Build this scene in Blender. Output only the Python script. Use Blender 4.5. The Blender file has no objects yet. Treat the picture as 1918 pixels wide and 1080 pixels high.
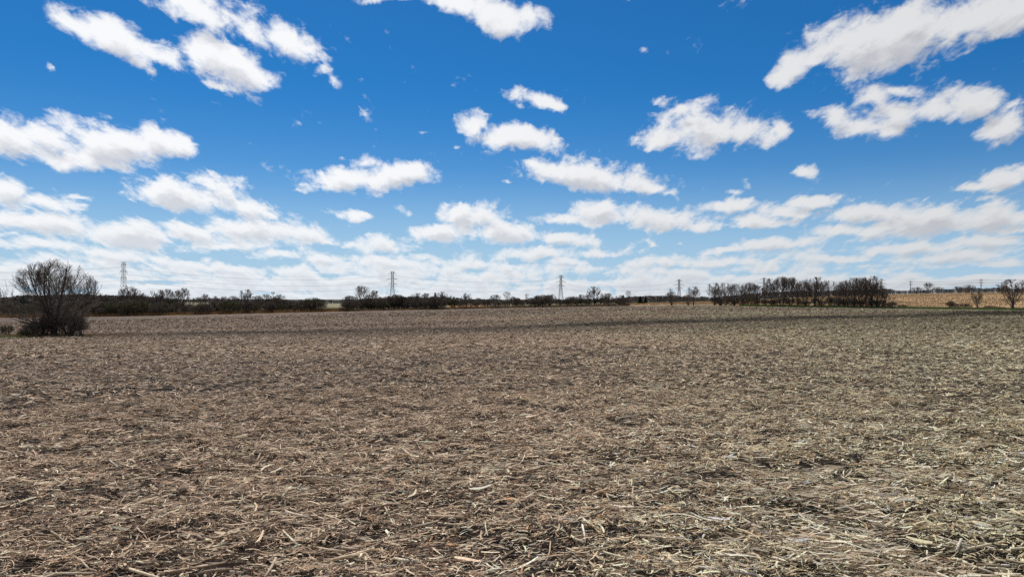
import bpy, math, random
import numpy as np

# ------------------------------------------------------------------ camera, sky, sun, exposure
F = 1370.0            # focal length in photo pixels (photo 1918 wide)
CX, HOR = 959.0, 560.0
CAMZ = 1.7
scene = bpy.context.scene
cam_d = bpy.data.cameras.new("camera")
cam = bpy.data.objects.new("camera", cam_d)
scene.collection.objects.link(cam)
cam.location = (0, 0, CAMZ)
cam.rotation_euler = (math.radians(90), 0, 0)
cam_d.sensor_width = 36.0
cam_d.lens = F / 1918 * 36
cam_d.shift_y = 20.0 / 1918
cam_d.clip_start = 0.1
cam_d.clip_end = 30000
scene.camera = cam
scene.render.resolution_x, scene.render.resolution_y = 1024, 576
scene.view_settings.view_transform = 'Standard'
scene.view_settings.look = 'None'
scene.view_settings.exposure = 0.0
scene.view_settings.gamma = 1.0
scene.cycles.max_bounces = 5
scene.cycles.diffuse_bounces = 2
scene.cycles.volume_bounces = 0
scene.cycles.use_adaptive_sampling = False
scene.cycles.use_denoising = False

SUN_EL, SUN_AZ = math.radians(55), math.radians(-22)   # azimuth from +Y, negative = left of the view
sd = bpy.data.lights.new("sun", 'SUN')
sd.energy = 5.0
sd.angle = math.radians(0.53)
sd.color = (1.0, 0.95, 0.885)
sun = bpy.data.objects.new("sun", sd)
scene.collection.objects.link(sun)
from mathutils import Vector
sdir = Vector((math.sin(SUN_AZ) * math.cos(SUN_EL), math.cos(SUN_AZ) * math.cos(SUN_EL), math.sin(SUN_EL)))
sun.rotation_euler = sdir.to_track_quat('Z', 'Y').to_euler()
sun.location = (0, 0, 60)

world = bpy.data.worlds.new("World")
scene.world = world
world.use_nodes = True
try: world.cycles.sampling_method = 'MANUAL'; world.cycles.sample_map_resolution = 512
except Exception: pass


class NT:
    """tiny helper around a node tree"""
    def __init__(s, t): s.t = t
    def node(s, typ, **kw):
        n = s.t.nodes.new(typ)
        for k, v in kw.items(): setattr(n, k, v)
        return n
    def link(s, a, b): s.t.links.new(a, b)
    def put(s, sock, v):
        if isinstance(v, bpy.types.NodeSocket): s.link(v, sock)
        elif v is not None: sock.default_value = v
    def m(s, op, a, b=None, c=None, clamp=False):
        n = s.node('ShaderNodeMath', operation=op, use_clamp=clamp)
        for i, v in enumerate((a, b, c)):
            s.put(n.inputs[i], v)
        return n.outputs[0]
    def vm(s, op, a, b=None, c=None):
        n = s.node('ShaderNodeVectorMath', operation=op)
        s.put(n.inputs[0], a)
        if op == 'SCALE': s.put(n.inputs['Scale'], b)
        else:
            s.put(n.inputs[1], b); s.put(n.inputs[2], c)
        return n.outputs[0]
    def xyz(s, x, y, z=0.0):
        n = s.node('ShaderNodeCombineXYZ')
        s.put(n.inputs[0], x); s.put(n.inputs[1], y); s.put(n.inputs[2], z)
        return n.outputs[0]
    def sep(s, v):
        n = s.node('ShaderNodeSeparateXYZ'); s.link(v, n.inputs[0]); return n.outputs
    def noise(s, vec, scale, detail=4, rough=0.5, dist=0.0, lac=2.0, dim='3D'):
        n = s.node('ShaderNodeTexNoise', noise_dimensions=dim)
        if vec is not None: s.link(vec, n.inputs['Vector'])
        n.inputs['Scale'].default_value = scale; n.inputs['Detail'].default_value = detail
        n.inputs['Roughness'].default_value = rough; n.inputs['Distortion'].default_value = dist
        n.inputs['Lacunarity'].default_value = lac
        return n
    def smooth(s, v, a, b, lo=0.0, hi=1.0):
        n = s.node('ShaderNodeMapRange', interpolation_type='SMOOTHSTEP')
        s.put(n.inputs['Value'], v)
        n.inputs['From Min'].default_value = a; n.inputs['From Max'].default_value = b
        n.inputs['To Min'].default_value = lo; n.inputs['To Max'].default_value = hi
        return n.outputs[0]
    def mix(s, f, a, b, blend='MIX'):
        n = s.node('ShaderNodeMix', data_type='RGBA', blend_type=blend)
        s.put(n.inputs[0], f); s.put(n.inputs[6], a); s.put(n.inputs[7], b)
        return n.outputs[2]


# clouds: ellipses given as seen in the photo (cx, cy, half-width, half-height, slant deg, weight),
# turned into azimuth / elevation on the sky
CLOUDS = [
 (120,35,68,28,22,1),(210,68,85,30,25,1),(275,93,62,20,14,1),(85,112,18,11,20,.55),(285,132,26,8,10,.62),
 (350,8,90,30,12,1),(440,30,105,36,15,1),(520,60,90,30,15,1),(565,76,40,18,5,.9),
 (375,85,48,30,35,1),(430,112,65,38,25,1),(485,142,52,22,8,1),(415,150,30,8,10,.8),
 (608,125,20,24,50,.75),(635,148,36,20,30,.78),(695,142,14,24,60,.45),
 (740,0,70,9,0,.8),(870,6,66,26,6,1),(930,40,62,30,22,1),(985,38,38,26,10,.85),(1040,0,26,7,0,.7),
 (20,248,90,38,6,1),(100,250,85,44,8,1),(190,270,100,34,6,1),(285,262,72,30,5,1),(335,268,34,26,20,.9),(150,290,80,18,4,1),(225,262,90,34,5,1),(350,301,16,6,0,.5),
 (25,355,52,26,10,1),(80,377,70,16,9,1),(40,338,30,8,0,.7),(155,362,30,7,0,.75),(158,377,20,4,0,.6),
 (340,360,78,28,2,1),(420,355,60,28,10,1),(460,380,62,22,14,1),(500,395,30,9,15,.8),(232,354,12,5,0,.55),(545,372,15,13,40,.6),
 (640,335,80,20,-4,1),(715,330,80,27,-2,1),(765,322,42,22,4,1),(555,350,28,6,0,.65),(636,299,24,8,14,.6),(655,396,34,11,4,.9),(455,398,10,4,0,.5),
 (885,232,38,24,20,.9),(950,260,68,26,8,1),(990,262,46,22,8,1),(905,216,26,9,10,.75),(793,240,22,11,-4,.72),(768,265,14,7,20,.55),(850,265,14,7,0,.5),(952,342,24,6,5,.6),
 (1000,192,46,16,14,.95),(968,205,26,12,20,.7),(1030,202,28,9,0,.85),
 (1060,325,80,24,6,1),(1130,335,100,28,8,1),(1200,348,62,16,6,1),(1005,312,36,12,8,.85),
 (1320,232,80,44,-6,1),(1255,258,72,20,-4,1),(1385,240,56,32,8,1),(1290,205,50,18,-10,.8),(1243,190,24,15,10,.72),(1225,212,24,10,10,.55),(1455,238,30,22,50,.75),(1420,215,22,10,30,.55),
 (1215,92,22,14,20,.45),(1262,95,10,14,60,.38),
 (1478,135,46,26,-22,1),(1520,112,50,22,-22,.9),(1600,90,84,50,-16,1),(1700,60,110,56,-14,1),(1800,30,120,52,-14,1),(1900,8,90,46,-14,1),(1820,85,60,16,-14,.6),(1560,30,10,4,0,.3),
 (1560,215,40,30,20,.8),(1610,230,66,26,8,.95),(1665,232,50,24,4,.92),(1645,176,42,24,0,.92),(1690,165,38,14,14,.8),(1670,205,60,24,10,.85),(1760,205,58,20,2,.85),(1830,190,62,28,-6,.9),(1885,235,52,34,-14,1),(1905,185,40,16,-14,.75),(1700,242,30,8,4,.5),
 (1508,310,28,15,-6,.85),(1478,316,22,6,0,.55),
 (1815,348,46,10,-8,.85),(1880,332,62,24,-16,1),(1845,366,36,10,-6,.8),(1905,282,16,7,0,.5),
 (1370,353,34,7,-3,.7),(1395,342,16,12,40,.55),(1365,378,50,12,0,.95),(1430,410,75,14,0,.95),(1480,392,62,14,8,.95),(1530,373,62,13,0,.95),(1550,388,40,8,0,.7),
 (1040,408,46,11,3,.9),(1120,395,56,18,6,.9),(1140,410,56,14,0,.9),(1240,405,85,24,3,1),(1300,420,50,14,3,.9),(1165,380,60,6,8,.6),
 (300,434,290,22,1,.95),(60,408,120,20,6,1),(130,420,90,18,8,.95),(240,440,120,22,4,1),(350,425,110,22,2,1),(480,425,110,26,2,1),(580,438,72,18,10,.95),(430,455,120,10,0,.9),
 (80,460,120,14,2,.9),(220,475,120,16,2,.9),(20,438,40,7,0,.7),
 (880,405,58,30,0,1),(820,432,62,20,0,.95),(950,435,90,24,8,1),(1050,450,90,16,4,.95),(765,395,42,11,18,.7),(725,455,62,22,2,.95),(650,452,40,10,0,.7),
 (1640,398,90,22,2,1),(1740,412,130,27,-2,1),(1860,405,110,26,-5,1),(1590,432,90,13,0,.95),(1450,455,110,13,-5,.95),(1360,465,60,9,-2,.85),
 (1700,462,110,15,0,.95),(1850,452,100,14,0,.95),(1890,432,80,12,-4,.9),
 (525,472,46,11,0,.9),(610,478,50,11,0,.9),(395,482,24,6,0,.7),(300,478,30,7,0,.8),(640,465,30,5,0,.7),
 (880,490,80,12,2,.9),(1000,478,110,13,0,.9),(1130,475,70,11,0,.9),(1250,488,34,14,0,.85),(1225,455,22,9,30,.7),(1280,453,12,5,0,.5),
 (740,490,80,12,3,.85),(1060,492,60,9,0,.8),(1350,490,110,10,0,.85),(1560,482,110,10,0,.85),(1750,482,130,12,0,.9),(1880,495,90,10,0,.85),
 (130,500,160,14,0,.9),(420,500,110,11,0,.9),(620,503,90,10,0,.85),
]

def sky_shader(n, direction, B0, B1, hi=None):
    """blue of the Nishita sky with noise-broken clouds over it; returns a colour socket"""
    d = n.sep(direction)
    az = n.m('ARCTAN2', d[0], d[1])
    el = n.m('ARCSINE', d[2])
    def coords(a, e):
        base = n.m('ADD', n.m('MAXIMUM', e, 0.0), 0.16)
        return n.m('DIVIDE', a, n.m('MULTIPLY_ADD', n.m('MAXIMUM', e, 0.0), 0.6, 0.19)), n.m('MULTIPLY', n.m('LOGARITHM', base, math.e), 1.25)
    def dens(a, e, B, gain):
        lu, lv = coords(a, e)
        C = n.xyz(lu, lv, 0.0)
        I = n.xyz(a, n.m('MULTIPLY', e, 1.5), 0.0)
        n1 = n.noise(C, 4.2, 6, 0.60, 0.15, dim='2D').outputs['Fac']
        n2 = n.noise(I, 42.0, 8, 0.66, 0.35, dim='2D').outputs['Fac']
        vo = n.node('ShaderNodeTexVoronoi', voronoi_dimensions='2D', feature='SMOOTH_F1')
        vo.inputs['Scale'].default_value = 7.5; vo.inputs['Detail'].default_value = 3; vo.inputs['Roughness'].default_value = 0.6
        n.link(n.vm('ADD', C, n.vm('SCALE', n.noise(C, 9.0, 3, 0.6, dim='2D').outputs['Color'], 0.12)), vo.inputs['Vector'])
        D = n.m('ADD', B, n.m('MULTIPLY', n.m('SUBTRACT', n1, 0.5), 0.95 * gain))
        D = n.m('ADD', D, n.m('MULTIPLY', n.m('SUBTRACT', 0.42, vo.outputs['Distance']), 0.55 * gain))
        return n.m('ADD', D, n.m('MULTIPLY', n.m('SUBTRACT', n2, 0.5), 0.80 * gain))
    D0 = n.m('ADD', dens(az, el, B0, 1.0), 0.13)
    off = n.m('MULTIPLY_ADD', el, 0.075, 0.003)
    D1 = dens(n.m('MULTIPLY_ADD', off, -0.35, az), n.m('ADD', el, off), B1, 0.9)
    mask = n.smooth(D0, 0.20, 1.0)
    mask = n.m('MULTIPLY', mask, n.m('SUBTRACT', 2.0, mask))
    shade = n.smooth(D1, 0.36, 1.10)
    lowf = n.smooth(el, 0.0, 0.18)
    white = n.mix(lowf, (0.84, 0.86, 0.885, 1), (0.92, 0.93, 0.945, 1))
    grey = n.mix(lowf, (0.66, 0.69, 0.735, 1), (0.56, 0.58, 0.635, 1))
    ccol = n.mix(n.m('MULTIPLY', shade, n.smooth(el, 0.0, 0.38, 0.9, 0.8)), white, grey)
    ccol = n.vm('SCALE', ccol, n.smooth(az, -0.3, 0.65, 1.04, 0.80))
    sky = n.node('ShaderNodeTexSky', sky_type='NISHITA')
    sky.sun_disc = False
    sky.sun_elevation = SUN_EL
    sky.sun_rotation = SUN_AZ
    sky.altitude = 250; sky.air_density = 1.0; sky.dust_density = 0.2; sky.ozone_density = 3.0
    n.link(direction, sky.inputs[0])
    # richer blue than the model gives, most of all high up
    tint = n.mix(n.smooth(el, 0.0, 0.30), (0.64, 0.88, 1.10, 1), hi or SKY_HI)
    skyc = n.vm('MULTIPLY', sky.outputs[0], tint)
    skyc = n.vm('SCALE', skyc, SKY_K)
    veil = n.smooth(el, 0.18, 0.0, 0.0, 0.75)
    skyc = n.mix(veil, skyc, (0.42, 0.61, 0.83, 1))
    col = n.mix(n.m('MULTIPLY', mask, n.smooth(el, 0.0, 0.1, 0.90, 0.985)), skyc, ccol)
    return col

SKY_HI = (0.13, 0.62, 1.03, 1); SKY_K = 0.076

def build_world():
    t = world.node_tree; t.nodes.clear(); n = NT(t)
    tc = n.node('ShaderNodeTexCoord')
    g = n.noise(tc.outputs['Generated'], 4.0, 3, 0.5).outputs['Fac']
    B = n.smooth(g, 0.40, 0.58)
    bg = n.node('ShaderNodeBackground'); bg.inputs['Strength'].default_value = 0.75
    n.link(sky_shader(n, tc.outputs['Generated'], B, B, (0.42, 0.74, 1.0, 1)), bg.inputs['Color'])
    out = n.node('ShaderNodeOutputWorld'); n.link(bg.outputs[0], out.inputs[0])

def np_vnoise(x, y, seed=0):
    def h(i, j):
        k = (i * 374761393 + j * 668265263 + seed * 974711) & 0xffffffff
        k = ((k ^ (k >> 13)) * 1274126177) & 0xffffffff
        return ((k ^ (k >> 16)) & 0xffff) / 65535.0
    i = np.floor(x).astype(np.int64); j = np.floor(y).astype(np.int64)
    fx, fy = x - i, y - j
    fx = fx * fx * (3 - 2 * fx); fy = fy * fy * (3 - 2 * fy)
    return (h(i, j) * (1 - fx) + h(i + 1, j) * fx) * (1 - fy) + (h(i, j + 1) * (1 - fx) + h(i + 1, j + 1) * fx) * fy

def cloud_field(u, v):
    """cloud cover at azimuth u, elevation v: where each cloud of the sky stands"""
    base = np.maximum(v, 0) + .16
    lu, lv = u / (np.maximum(v, 0) * .6 + .19), np.log(base) * 1.25
    def fb(s, sd): return sum((np_vnoise(lu * s * 2 ** k + 9 * k, lv * s * 2 ** k + 5, sd + k) - .5) * .6 ** k for k in range(4))
    uw = u + fb(3.6, 1) * base * .045; vw = v + fb(3.6, 11) * base * .035
    acc = np.zeros_like(u)
    for (cx, cy, rx, ry, rot, w) in CLOUDS:
        du, dv = (cx - CX) / F, (HOR - cy) / F
        az = math.atan2(du, 1.0); el = math.atan2(dv, math.hypot(1, du))
        ca = math.cos(az)
        cy = cy + 5 if cy < 420 else cy + 2; dv = (HOR - cy) / F; el = math.atan2(dv, math.hypot(1, du))
        k = 1.18 if cy < 425 else 1.06
        sx = rx * k / F * ca * ca; sy = ry * k / F * ca
        a = -math.radians(rot)
        px, py = uw - az, vw - el
        X = (px * math.cos(a) + py * math.sin(a)) / sx; Y = (-px * math.sin(a) + py * math.cos(a)) / sy
        Y = np.where(Y < 0, Y * 1.15, Y)                      # flatter base than top
        b = (.33 + .95 * w if w > .79 else .20 + .80 * w) - .90 * (.55 + .45 * w) * np.sqrt(X * X + Y * Y)
        m = np.maximum(acc, b); s = .12
        hh = np.clip(s - np.abs(acc - b), 0, None) / s
        acc = m + hh * hh * s * .25
    # streaky bands close to the horizon
    hz = np.clip((.105 - v) / .085, 0, 1); hz = hz * hz * (3 - 2 * hz)
    bn = sum(np_vnoise(u * 9 * 2 ** k + 3, v * (95 * 1.6 ** k) + 2 * k, 30 + k) * .5 ** k for k in range(4)) / 1.9
    H = np.clip((bn + hz * .25 - .44) / .30, 0, 1) * hz * .95
    # soft limit
    return np.clip(np.maximum(np.maximum(acc, 0), H), 0, 1.35)

def build_sky():
    R = 16000.0
    st = math.radians(.16)
    az = np.arange(math.radians(-62), math.radians(62), st); el = np.arange(math.radians(-1.5), math.radians(33), st)
    E, A = np.meshgrid(el, az, indexing='ij')
    u, v = A.ravel(), E.ravel()
    V = np.stack([np.sin(u) * np.cos(v), np.cos(u) * np.cos(v), np.sin(v)], 1) * R
    ne, na = E.shape
    i = np.arange(ne - 1)[:, None]; j = np.arange(na - 1)[None]
    Q = np.stack([i * na + j, (i + 1) * na + j, (i + 1) * na + j + 1, i * na + j + 1], -1).reshape(-1, 4)
    m = bpy.data.materials.new('sky'); m.use_nodes = True; m.node_tree.nodes.clear()
    n = NT(m.node_tree)
    tc = n.node('ShaderNodeTexCoord')
    dr = n.vm('NORMALIZE', tc.outputs['Object'])
    B0 = n.node('ShaderNodeAttribute', attribute_name='cover').outputs['Fac']
    B1 = n.node('ShaderNodeAttribute', attribute_name='cover_sunward').outputs['Fac']
    em = n.node('ShaderNodeEmission')
    n.link(sky_shader(n, dr, B0, B1), em.inputs['Color'])
    out = n.node('ShaderNodeOutputMaterial'); n.link(em.outputs[0], out.inputs[0])
    try: m.cycles.emission_sampling = 'NONE'
    except Exception: pass
    me = np_mesh('sky', V, Q, m, smooth=True)
    off = v.clip(0) * .075 + .003
    for nm, arr in (('cover', cloud_field(u, v)), ('cover_sunward', cloud_field(u - off * .35, v + off))):
        a = me.attributes.new(nm, 'FLOAT', 'POINT'); a.data.foreach_set('value', arr.astype(np.float32))
    o = bpy.data.objects.new('sky', me); o.location = (0, 0, CAMZ); COL.objects.link(o)
    o['kind'] = 'structure'
    o.visible_shadow = True

build_world()

# ------------------------------------------------------------------ helpers
COL = scene.collection

def link(o, parent=None):
    COL.objects.link(o)
    if parent is not None: o.parent = parent
    return o

def tag(o, label=None, cat=None, group=None, kind=None):
    if label: o['label'] = label
    if cat: o['category'] = cat
    if group: o['group'] = group
    if kind: o['kind'] = kind
    return o

def empty(name, loc, rz=0.0, sc=(1, 1, 1)):
    o = bpy.data.objects.new(name, None)
    o.location = loc; o.rotation_euler = (0, 0, rz); o.scale = sc
    o.empty_display_size = 0.3
    return link(o)

def np_mesh(name, V, Q, mat, T=None, col=None, smooth=False):
    """mesh from numpy verts, quads and optional tris"""
    me = bpy.data.meshes.new(name)
    V = np.asarray(V, np.float32)
    nq = 0 if Q is None else len(Q); nt = 0 if T is None else len(T)
    me.vertices.add(len(V)); me.vertices.foreach_set('co', V.ravel())
    loops = []
    if nq: loops.append(np.asarray(Q, np.int32).ravel())
    if nt: loops.append(np.asarray(T, np.int32).ravel())
    L = np.concatenate(loops)
    me.loops.add(len(L)); me.loops.foreach_set('vertex_index', L)
    me.polygons.add(nq + nt)
    st = np.concatenate([np.arange(nq) * 4, nq * 4 + np.arange(nt) * 3]).astype(np.int32)
    me.polygons.foreach_set('loop_start', st)
    try:
        tot = np.concatenate([np.full(nq, 4), np.full(nt, 3)]).astype(np.int32)
        me.polygons.foreach_set('loop_total', tot)
    except Exception: pass
    if smooth: me.polygons.foreach_set('use_smooth', np.ones(nq + nt, bool))
    me.update(calc_edges=True)
    if col is not None:
        a = me.color_attributes.new('tint', 'FLOAT_COLOR', 'POINT')
        c = np.ones((len(V), 4), np.float32); c[:, :3] = col
        a.data.foreach_set('color', c.ravel())
    if mat: me.materials.append(mat)
    return me

build_sky()

def tubes(P0, P1, R0, R1, n):
    P0, P1 = np.asarray(P0, float), np.asarray(P1, float)
    R0, R1 = np.asarray(R0, float), np.asarray(R1, float)
    D = P1 - P0; D /= np.maximum(np.linalg.norm(D, axis=1, keepdims=True), 1e-9)
    A = np.where(np.abs(D[:, 2:3]) < 0.9, np.array([[0, 0, 1.]]), np.array([[1., 0, 0]]))
    U = np.cross(D, A); U /= np.linalg.norm(U, axis=1, keepdims=True); W = np.cross(D, U)
    a = np.arange(n) / n * 2 * math.pi
    ring = np.cos(a)[None, :, None] * U[:, None] + np.sin(a)[None, :, None] * W[:, None]
    V = np.stack([P0[:, None] + ring * R0[:, None, None], P1[:, None] + ring * R1[:, None, None]], 1)  # N,2,n,3
    N = len(P0)
    b = (np.arange(N) * 2 * n)[:, None]; i = np.arange(n)[None]; j = (i + 1) % n
    Q = np.stack([b + i, b + j, b + n + j, b + n + i], -1).reshape(-1, 4)
    return V.reshape(-1, 3), Q

def merge(parts):
    Vs, Qs, off = [], [], 0
    for V, Q in parts:
        Vs.append(V); Qs.append(Q + off); off += len(V)
    return np.concatenate(Vs), np.concatenate(Qs)

def boxes(lst):
    """list of (cx,cy,cz,sx,sy,sz) -> quads"""
    V = []; Q = []
    for (cx, cy, cz, sx, sy, sz) in lst:
        b = len(V)
        for z in (-.5, .5):
            for (x, y) in ((-.5, -.5), (.5, -.5), (.5, .5), (-.5, .5)):
                V.append((cx + x * sx, cy + y * sy, cz + z * sz))
        Q += [(b, b+3, b+2, b+1), (b+4, b+5, b+6, b+7), (b, b+1, b+5, b+4), (b+1, b+2, b+6, b+5), (b+2, b+3, b+7, b+6), (b+3, b, b+4, b+7)]
    return np.array(V), np.array(Q)

def bars(segs, r, n=4):
    P0 = [s[0] for s in segs]; P1 = [s[1] for s in segs]
    R = np.full(len(segs), r)
    return tubes(P0, P1, R, R, n)

# ------------------------------------------------------------------ materials
def new_mat(name):
    m = bpy.data.materials.new(name); m.use_nodes = True
    t = m.node_tree; t.nodes.clear()
    n = NT(t)
    out = n.node('ShaderNodeOutputMaterial'); bs = n.node('ShaderNodeBsdfPrincipled')
    n.link(bs.outputs[0], out.inputs[0])
    bs.inputs['Specular IOR Level'].default_value = 0.3
    return m, n, bs, out

def simple_mat(name, c1, c2, scale=3.0, rough=0.8, spec=0.3, metal=0.0, bump=0.0):
    m, n, bs, out = new_mat(name)
    tc = n.node('ShaderNodeTexCoord')
    no = n.noise(tc.outputs['Object'], scale, 5, 0.6)
    f = n.smooth(no.outputs['Fac'], 0.35, 0.65)
    n.link(n.mix(f, (*c1, 1), (*c2, 1)), bs.inputs['Base Color'])
    bs.inputs['Roughness'].default_value = rough
    bs.inputs['Specular IOR Level'].default_value = spec
    bs.inputs['Metallic'].default_value = metal
    if bump:
        b = n.node('ShaderNodeBump'); b.inputs['Strength'].default_value = bump
        n.link(no.outputs['Fac'], b.inputs['Height']); n.link(b.outputs[0], bs.inputs['Normal'])
    return m

M_BARK = simple_mat('bark', (0.045, 0.036, 0.031), (0.11, 0.088, 0.075), 9.0, 0.9, 0.15, bump=0.4)
M_TWIG = simple_mat('twig', (0.115, 0.088, 0.074), (0.19, 0.148, 0.122), 3.0, 0.85, 0.15)
M_TWIG_PALE = simple_mat('twig_pale', (0.12, 0.105, 0.09), (0.18, 0.16, 0.14), 3.0, 0.85, 0.15)
M_BRUSH = simple_mat('brush', (0.12, 0.098, 0.078), (0.19, 0.16, 0.128), 2.0, 0.9, 0.1)
M_GREENBRUSH = simple_mat('olive_brush', (0.09, 0.098, 0.052), (0.145, 0.145, 0.08), 2.0, 0.9, 0.1)
M_CONIFER = simple_mat('needles', (0.018, 0.03, 0.016), (0.035, 0.05, 0.025), 3.0, 0.9, 0.1)
M_STEEL = simple_mat('galvanised_steel', (0.08, 0.083, 0.09), (0.13, 0.133, 0.14), 1.0, 0.6, 0.4, 0.3)
M_WIRE = simple_mat('aluminium_wire', (0.10, 0.10, 0.11), (0.14, 0.14, 0.15), 0.1, 0.5, 0.5, 0.4)
M_INSUL = simple_mat('insulator_glaze', (0.10, 0.07, 0.06), (0.16, 0.12, 0.10), 5.0, 0.3, 0.5)
M_WOOD = simple_mat('weathered_wood', (0.09, 0.075, 0.06), (0.15, 0.13, 0.11), 6.0, 0.9, 0.1)
M_WHITE = simple_mat('white_siding', (0.72, 0.72, 0.70), (0.80, 0.80, 0.78), 0.8, 0.6, 0.3)
M_ROOF = simple_mat('dark_shingle', (0.07, 0.07, 0.075), (0.12, 0.12, 0.125), 2.0, 0.8, 0.2)
M_PANE = simple_mat('window_glass', (0.03, 0.035, 0.045), (0.05, 0.055, 0.06), 1.0, 0.15, 0.5)

# ------------------------------------------------------------------ terrain
TX = np.array([-900, 100, 600, 900, 1300, 1600, 1918, 2800], float)
TY = np.array([0, 12, 25, 45, 70, 85, 130, 200, 225, 400, 700, 1500, 4000, 9000], float)
def row(y, r): return [CAMZ - (v - HOR) / F * y for v in r]
TZ = np.array([
 [0]*8,
 [-.04]*8,
 [-.26, -.26, -.24, -.2, -.16, -.14, -.12, -.12],
 [-.98, -.95, -.86, -.72, -.55, -.42, -.34, -.34],
 row(70, [634, 632, 629, 624, 615, 609, 604, 602]),
 row(85, [628, 625, 621, 616, 608, 602, 597, 594]),
 row(130, [612, 609, 603, 597, 590, 588, 586, 585]),
 row(200, [599, 595, 585, 579, 571.5, 574.5, 578.5, 581]),
 row(225, [592, 590, 580.5, 575, 569.5, 570.5, 573.5, 575]),
 row(400, [563, 564, 573, 570, 566, 554, 547.5, 547]),
 row(700, [562, 563, 569.5, 566, 564, 553, 550, 550]),
 row(1500, [562, 563, 567.5, 566, 563, 560, 558, 558]),
 row(4000, [561.5]*8),
 row(9000, [560.5]*8)])

def _cr(p0, p1, p2, p3, x0, x1, x2, x3, x):
    # finite-difference cubic Hermite
    m1 = 0.5 * ((p2 - p1) / (x2 - x1) + (p1 - p0) / np.maximum(x1 - x0, 1e-6))
    m2 = 0.5 * ((p3 - p2) / np.maximum(x3 - x2, 1e-6) + (p2 - p1) / (x2 - x1))
    h = x2 - x1; t = (x - x1) / h
    return ((2*t**3 - 3*t**2 + 1) * p1 + (t**3 - 2*t**2 + t) * h * m1 + (-2*t**3 + 3*t**2) * p2 + (t**3 - t**2) * h * m2)

def terrain(x, y):
    x = np.asarray(x, float); y = np.asarray(y, float)
    r = np.hypot(x, y)
    yy = np.clip(np.where(y > 0, y, 0), 0, 8990)
    s = CX + F * x / np.maximum(yy, 8.0)
    s = np.clip(s, -880, 2780)
    near = np.clip((yy) / 40.0, 0, 1)
    s = CX + (s - CX) * near
    iy = np.clip(np.searchsorted(TY, yy, 'right') - 1, 0, len(TY) - 2)
    ix = np.clip(np.searchsorted(TX, s, 'right') - 1, 0, len(TX) - 2)
    def ci(k, n): return np.clip(k, 0, n - 1)
    nx, ny = len(TX), len(TY)
    rows = []
    for k in (-1, 0, 1, 2):
        j = ci(iy + k, ny)
        a, b, c, d = (TZ[j, ci(ix + q, nx)] for q in (-1, 0, 1, 2))
        xa, xb, xc, xd = (TX[ci(ix + q, nx)] for q in (-1, 0, 1, 2))
        rows.append(_cr(a, b, c, d, xa, xb, xc, xd, s))
    ya, yb, yc, yd = (TY[ci(iy + q, ny)] for q in (-1, 0, 1, 2))
    z = _cr(*rows, ya, yb, yc, yd, yy)
    # clods and wheel ruts close to the viewer
    f = np.clip(1.3 - r / 45.0, 0, 1)
    micro = 0.022 * np.sin(x * 2.1 + 1.3 * np.sin(y * 1.1)) * np.sin(y * 1.7 + np.sin(x * .9)) \
        + 0.012 * np.sin(x * 5.3 + y * 3.1) * np.sin(y * 4.7 - x * 1.9) + 0.05 * np.sin(x * .33 + 1) * np.sin(y * .27 + .4)
    roll = 0.10 * np.sin(x * .045 + 2) * np.sin(y * .06 + 1) * np.clip(r / 60, 0, 1) * np.clip(2 - r / 150, 0, 1)
    return z + micro * f + roll

def at(X, y):
    """ground point below photo column X at depth y"""
    x = (X - CX) / F * y
    return x, y, float(terrain(x, y))

def field_edge(X):
    return np.interp(X, [-900, 180, 600, 900, 1300, 1400, 1918, 2800], [205, 205, 205, 205, 200, 190, 186, 186])

def lerp3(a, b, t): return np.asarray(a)[None] * (1 - t)[:, None] + np.asarray(b)[None] * t[:, None]

def vnoise(x, y, seed=0):
    """cheap smooth value noise"""
    def h(i, j):
        n = (i * 374761393 + j * 668265263 + seed * 974711) & 0xffffffff
        n = ((n ^ (n >> 13)) * 1274126177) & 0xffffffff
        return ((n ^ (n >> 16)) & 0xffff) / 65535.0
    x = np.asarray(x, float); y = np.asarray(y, float)
    i = np.floor(x).astype(np.int64); j = np.floor(y).astype(np.int64)
    fx, fy = x - i, y - j
    fx = fx * fx * (3 - 2 * fx); fy = fy * fy * (3 - 2 * fy)
    return (h(i, j) * (1 - fx) + h(i + 1, j) * fx) * (1 - fy) + (h(i, j + 1) * (1 - fx) + h(i + 1, j + 1) * fx) * fy

def sst(a, b, v):
    t = np.clip((v - a) / (b - a), 0, 1); return t * t * (3 - 2 * t)

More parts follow.
